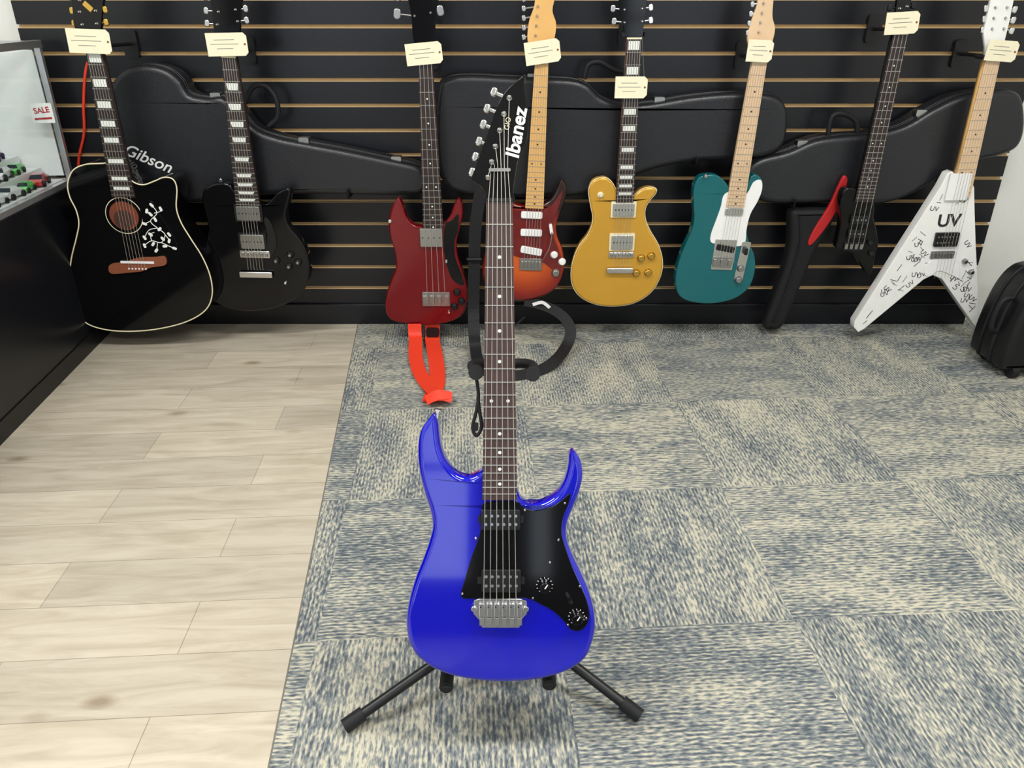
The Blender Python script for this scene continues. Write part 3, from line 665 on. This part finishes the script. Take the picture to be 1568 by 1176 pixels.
q=CP.p2(277,298); text(k1,'case_logo','Gibson',CP,q[0],q[1],.058,math.radians(-24),M_white,.0006,.3,.0006)
case('guitar_case',[(822,165),(840,146),(880,141),(950,144),(1020,146),(1075,149),(1105,160),(1130,183),(1170,196),(1225,193),(1290,182),(1360,175),(1420,175),(1460,182),(1478,205),(1479,245),(1468,278),(1435,295),(1380,300),(1300,305),(1230,318),(1170,340),(1100,365),(1020,372),(920,372),(850,360),(822,320),(815,240)],
   [(1098,150),(1106,124),(1128,118),(1155,132),(1190,142),(1200,165)],[(1000,146),(1240,190)])
case('guitar_case',[(1398,325),(1425,300),(1480,285),(1530,264),(1580,256),(1640,252),(1700,236),(1750,207),(1800,183),(1850,172),(1900,170),(1922,188),(1926,240),(1913,276),(1880,293),(1830,305),(1770,335),(1700,372),(1640,385),(1560,382),(1480,384),(1430,378),(1402,355)],
   [(1562,256),(1570,222),(1592,217),(1614,230),(1618,252)],[(1510,272),(1735,214)])
BP=Plane((0,2.778,0.4),(0,0,1))
gb=Grp('gig_bag',BP.p3(*BP.p2(1500,480)))
slab(gb,'bag',BP,catmull(BP.L([(1486,400),(1515,395),(1545,394),(1572,398),(1562,424),(1530,480),(1500,550),(1472,612),(1448,622),(1436,612),(1450,570),(1475,500),(1484,450)]),True,5),rprof(-.07,0,.02,4),M_web)
slab(gb,'red_panel',BP,catmull(BP.L([(1583,330),(1590,338),(1580,375),(1556,418),(1524,458),(1516,454),(1530,425),(1556,385),(1572,350)]),True,5),rprof(-.009,.006,.004,3),M_redt)
tubes(gb,'zip',[[BP.p3(*BP.p2(x,y),.001) for x,y in ((1500,405),(1500,460),(1470,560),(1450,605))]],.003,M_blackm,True)

# ---------------------------------------------------------------- straps (hang from the bodies, drape on the floor)
P=lambda x,y,Y:onY(x,y,Y)
FZ=lambda x,y,z=.012:onZ(x,y,z)
xs_=lambda t,T:Vector((1,0,0))
rs=Grp('guitar_strap',onY(800,640,2.70))
ribbon(rs,'webbing_front',[P(778,608,2.71),P(779,628,2.70),P(780,640,2.66),FZ(780,668,.02),FZ(786,695),FZ(800,720),FZ(822,742,.02),FZ(838,750,.03)],.05,M_orange,xs_)
ribbon(rs,'webbing_back',[P(812,609,2.735),P(812,628,2.73),P(812,640,2.70),FZ(816,662,.014),FZ(820,690,.008),FZ(820,720,.008),FZ(812,742,.008),FZ(808,754,.008)],.055,M_orange,xs_)
ribbon(rs,'webbing_fold',[FZ(800,752,.022),FZ(822,742,.04),FZ(848,746,.03)],.04,M_orange,lambda t,T:Vector((0,.8,.5)))
slab(rs,'buckle',WP,rrect(*WP.p2(812,624),.05,.035,0,.008),[(0,-.006),(0,.004)],M_blackm)
bs=Grp('guitar_strap',onY(1000,600,2.68))
ribbon(bs,'webbing_hang',[P(905,345,2.69),P(893,420,2.685),P(890,500,2.68),P(889,580,2.67),P(890,625,2.62),FZ(892,650,.04),FZ(897,676,.02),FZ(915,698),FZ(950,706),FZ(985,703),FZ(1018,693,.015),FZ(1045,674,.03),P(1064,648,2.60),P(1071,622,2.64),P(1060,598,2.67),P(1035,580,2.69),P(1005,570,2.71),P(985,566,2.72)],.042,M_web,lambda t,T:Vector((1,0,0)) if t<.2 else T.cross(Vector((0,-.6,.8))))
tubes(bs,'adjuster',[[P(876,487,2.672),P(904,487,2.672)]],.006,M_blackm)
tubes(bs,'adjuster_2',[[P(955,590,2.68),P(962,612,2.68),P(985,595,2.68)]],.004,M_blackm,True)
ribbon(bs,'leather_end',[P(1000,572,2.70),P(1018,568,2.695),P(1032,578,2.69)],.012,M_white,lambda t,T:Vector((0,0,1)))

# ---------------------------------------------------------------- counter left (turned ~6 deg to the wall)
cx=-1.53
dc=Grp('glass_display_counter',(-1.85,1.8,0))
CY0,CY1=0.5,2.86; CXL=-2.15; ZB=.58; ZT=1.06
box(dc,'base',(CXL,CY0,0),(cx,CY1,ZB),M_cntr,.004)
box(dc,'kick',(cx-.002,CY0,0.0),(cx+.004,CY1,.06),M_blackm)
def rail(n,a,b,w=.010,m=M_alu):
    lo=[min(a[i],b[i])-w for i in range(3)];hi=[max(a[i],b[i])+w for i in range(3)]
    box(dc,n,lo,hi,m,.002)
rail('rail_front_low',(cx-.012,CY0+.012,ZB+.010),(cx-.012,CY1-.012,ZB+.010))
rail('rail_front_top',(cx-.012,CY0+.012,ZT-.012),(cx-.012,CY1-.012,ZT-.012),.012)
rail('rail_back_top',(CXL+.012,CY0+.012,ZT-.012),(CXL+.012,CY1-.012,ZT-.012))
rail('rail_end_top',(CXL+.012,CY1-.012,ZT-.012),(cx-.012,CY1-.012,ZT-.012))
rail('rail_end_low',(CXL+.012,CY1-.012,ZB+.010),(cx-.012,CY1-.012,ZB+.010))
for n,x,y in (('post_a',cx-.012,CY1-.012),('post_b',CXL+.012,CY1-.012),('post_c',cx-.012,CY0+.012)):
    rail(n,(x,y,ZB+.02),(x,y,ZT-.02))
box(dc,'glass_front',(cx-.014,CY0+.03,ZB+.03),(cx-.010,CY1-.03,ZT-.03),M_glass)
box(dc,'glass_top',(CXL+.02,CY0+.03,ZT-.010),(cx-.02,CY1-.03,ZT-.004),M_glass)
box(dc,'back_panel',(CXL+.004,CY0+.03,ZB+.02),(CXL+.010,CY1-.03,ZT-.03),M_white)
box(dc,'end_panel',(CXL+.03,CY1-.016,ZB+.03),(cx-.03,CY1-.010,ZT-.03),M_white)
NR=7; DX=.066; DZ=.042
for i in range(NR):
    box(dc,'riser_%d'%i,(CXL+.02,CY0+.03,ZB+.002),(cx-.03-i*DX,CY1-.03,ZB+.02+i*DZ),M_white)
cm=[mat('toy_paint_%d'%i,c,.25,0,.6) for i,c in enumerate([(190,30,30),(225,190,40),(30,60,170),(70,190,60),(90,200,90),(225,225,225),(40,40,45),(110,60,160),(70,150,200)])]+[M_rubber,mat('toy_window',(30,40,50),.1)]
vs=[];fs=[];mi=[]
def addcar(x,y,z,ang,mid,s=1.0):
    prof=[(-.036,.006),(.036,.006),(.037,.014),(.020,.018),(.010,.027),(-.016,.027),(-.026,.019),(-.037,.018)]
    ca,sa=math.cos(ang),math.sin(ang)
    def T(a,b,c): a*=s;b*=s;c*=s; return (x+a*ca-b*sa,y+a*sa+b*ca,z+c)
    n=len(prof); b0=len(vs)
    for w in (-.015,.015):
        for (a,c) in prof: vs.append(T(a,w*(.75 if c>.02 else 1),c))
    for i in range(n):
        j=(i+1)%n; fs.append((b0+i,b0+j,b0+n+j,b0+n+i)); mi.append(10 if i in(3,5) else mid)
    fs.append(tuple(b0+i for i in range(n))); fs.append(tuple(b0+n+i for i in range(n))[::-1]); mi.extend([mid,mid])
    for wx in (-.022,.023):
        for wy in (-.0165,.0165):
            b1=len(vs)
            for e in (-.003,.003):
                for q in range(8): vs.append(T(wx+.0075*math.cos(q*math.pi/4),wy+e,.0076+.0075*math.sin(q*math.pi/4)))
            for q in range(8): fs.append((b1+q,b1+(q+1)%8,b1+8+(q+1)%8,b1+8+q)); mi.append(9)
            fs.append(tuple(range(b1,b1+8))); fs.append(tuple(range(b1+8,b1+16))[::-1]); mi.extend([9,9])
for i in range(NR):
    z=ZB+.0205+i*DZ
    y=1.0+random.random()*.04
    while y<2.79:
        addcar(cx-.03-i*DX-DX/2,y,z,math.pi/2+random.uniform(-.25,.25)+random.choice((0,3.14)),random.randrange(9),random.uniform(1.15,1.5)); y+=.10
tcar=mesh_obj('toy_car_collection',vs,fs,cm,mi)
ROT=math.radians(5.5); R3=Matrix.Rotation(ROT,4,'Z'); rel=Vector((cx,CY1,0))-dc.loc
tgt=Vector((-1.602,2.865,0)); newloc=tgt-(R3@rel)
dc.e.location=newloc; dc.e.rotation_euler=(0,0,ROT)
tcar.matrix_world=Matrix.Translation(newloc)@R3@Matrix.Translation(-dc.loc)
SP=Plane((0,2.79,.8),(0,0,1)); q=SP.p2(80,212)
sg2=Grp('price_sign',SP.p3(*q))
slab(sg2,'card',SP,rrect(q[0],q[1],.075,.065,0,.004),[(0,0),(0,.003)],M_white)
text(sg2,'card_text','SALE',SP,q[0],q[1]+.008,.026,.1,M_redt,.0035,0,.0006)
ribbon(sg2,'card_bar',[SP.p3(q[0]-.03,q[1]-.020,.004),SP.p3(q[0],q[1]-.018,.004),SP.p3(q[0]+.03,q[1]-.016,.004)],.006,M_redt,lambda t,T:Vector((0,0,1)),.001)
tubes(None,'extension_cord',[[P(170,95,2.94),P(160,140,2.93),P(157,200,2.925),P(158,250,2.925),P(148,300,2.925),P(150,350,2.92),P(165,420,2.92)]],.005,M_orange,True)
# ---------------------------------------------------------------- wheeled case on the right
rc=Grp('rolling_equipment_case',(1.83,2.5,0))
RP=Plane((0,2.40,0.2),(0,0,1))
ol=catmull([(1.71,-.17),(1.685,-.14),(1.69,-.02),(1.71,.08),(1.745,.145),(1.80,.168),(1.95,.175),(2.02,.16),(2.04,.1),(2.04,-.13),(2.01,-.17),(1.85,-.175)],True,5)
slab(rc,'shell',RP,ol,rprof(-.22,0,.03,5),M_blackm)
tubes(rc,'rim',[[RP.p3(a,b,-.08) for a,b in ol]],.008,M_rubber,cyc=True)
tubes(rc,'rim_2',[[RP.p3(a,b,-.15) for a,b in ol]],.006,M_rubber,cyc=True)
tubes(rc,'handle',[[RP.p3(1.72,-.05,-.08),RP.p3(1.665,-.04,-.08),RP.p3(1.675,.06,-.08),RP.p3(1.735,.07,-.08)]],.010,M_rubber,True)
for i,y in enumerate((2.42,2.58)):
    for j,x in enumerate((1.74,1.98)):
        tubes(rc,'wheel_%d%d'%(i,j),[[(x-.012,y,.026),(x+.012,y,.026)]],.026,M_rubber)
slab(rc,'latch',RP,rrect(1.75,.0,.035,.05,0,.006),[(0,-.002),(0,.008)],M_rubber)
slab(rc,'latch_2',RP,rrect(1.81,.11,.06,.03,0,.006),[(0,-.002),(0,.008)],M_rubber)

# ---------------------------------------------------------------- lights
def area(name,loc,sx,sy,pw,colr=(1,.985,.96),rot=(0,0,0)):
    l=bpy.data.lights.new(name,'AREA'); l.shape='RECTANGLE'; l.size=sx; l.size_y=sy; l.energy=pw; l.color=colr
    o=bpy.data.objects.new(name,l); o.location=loc; o.rotation_euler=rot; col.objects.link(o); return o
em=mat('lamp_diffuser',(255,252,245),.5,0,0,0,1,0,3.0)
for i,(x,y) in enumerate(((-1.3,1.0),(0.9,1.0),(-1.3,-1.2),(0.9,-1.2))):
    fx=Grp('ceiling_light_fixture',(x,y,ZC-.03))
    box(fx,'housing',(x-.62,y-.16,ZC-.05),(x+.62,y+.16,ZC-.001),M_white,.004)
    box(fx,'diffuser',(x-.60,y-.14,ZC-.055),(x+.60,y+.14,ZC-.049),em)
    area('fixture_lamp_%d'%i,(x,y,ZC-.06),1.2,.28,(50,50,30,30)[i],(1,.99,.975))
w=bpy.data.worlds.new('World'); bpy.context.scene.world=w; w.use_nodes=True
w.node_tree.nodes['Background'].inputs[0].default_value=(.82,.9,1,1); w.node_tree.nodes['Background'].inputs[1].default_value=2.4
# camera
cd=bpy.data.cameras.new('camera'); cd.sensor_width=36; cd.lens=36*F/1922; cd.clip_start=.02
co=bpy.data.objects.new('camera',cd); co.location=CAM; co.rotation_euler=(math.pi/2-TH,0,0); col.objects.link(co)
bpy.context.scene.camera=co
bpy.context.scene.view_settings.view_transform='Standard'
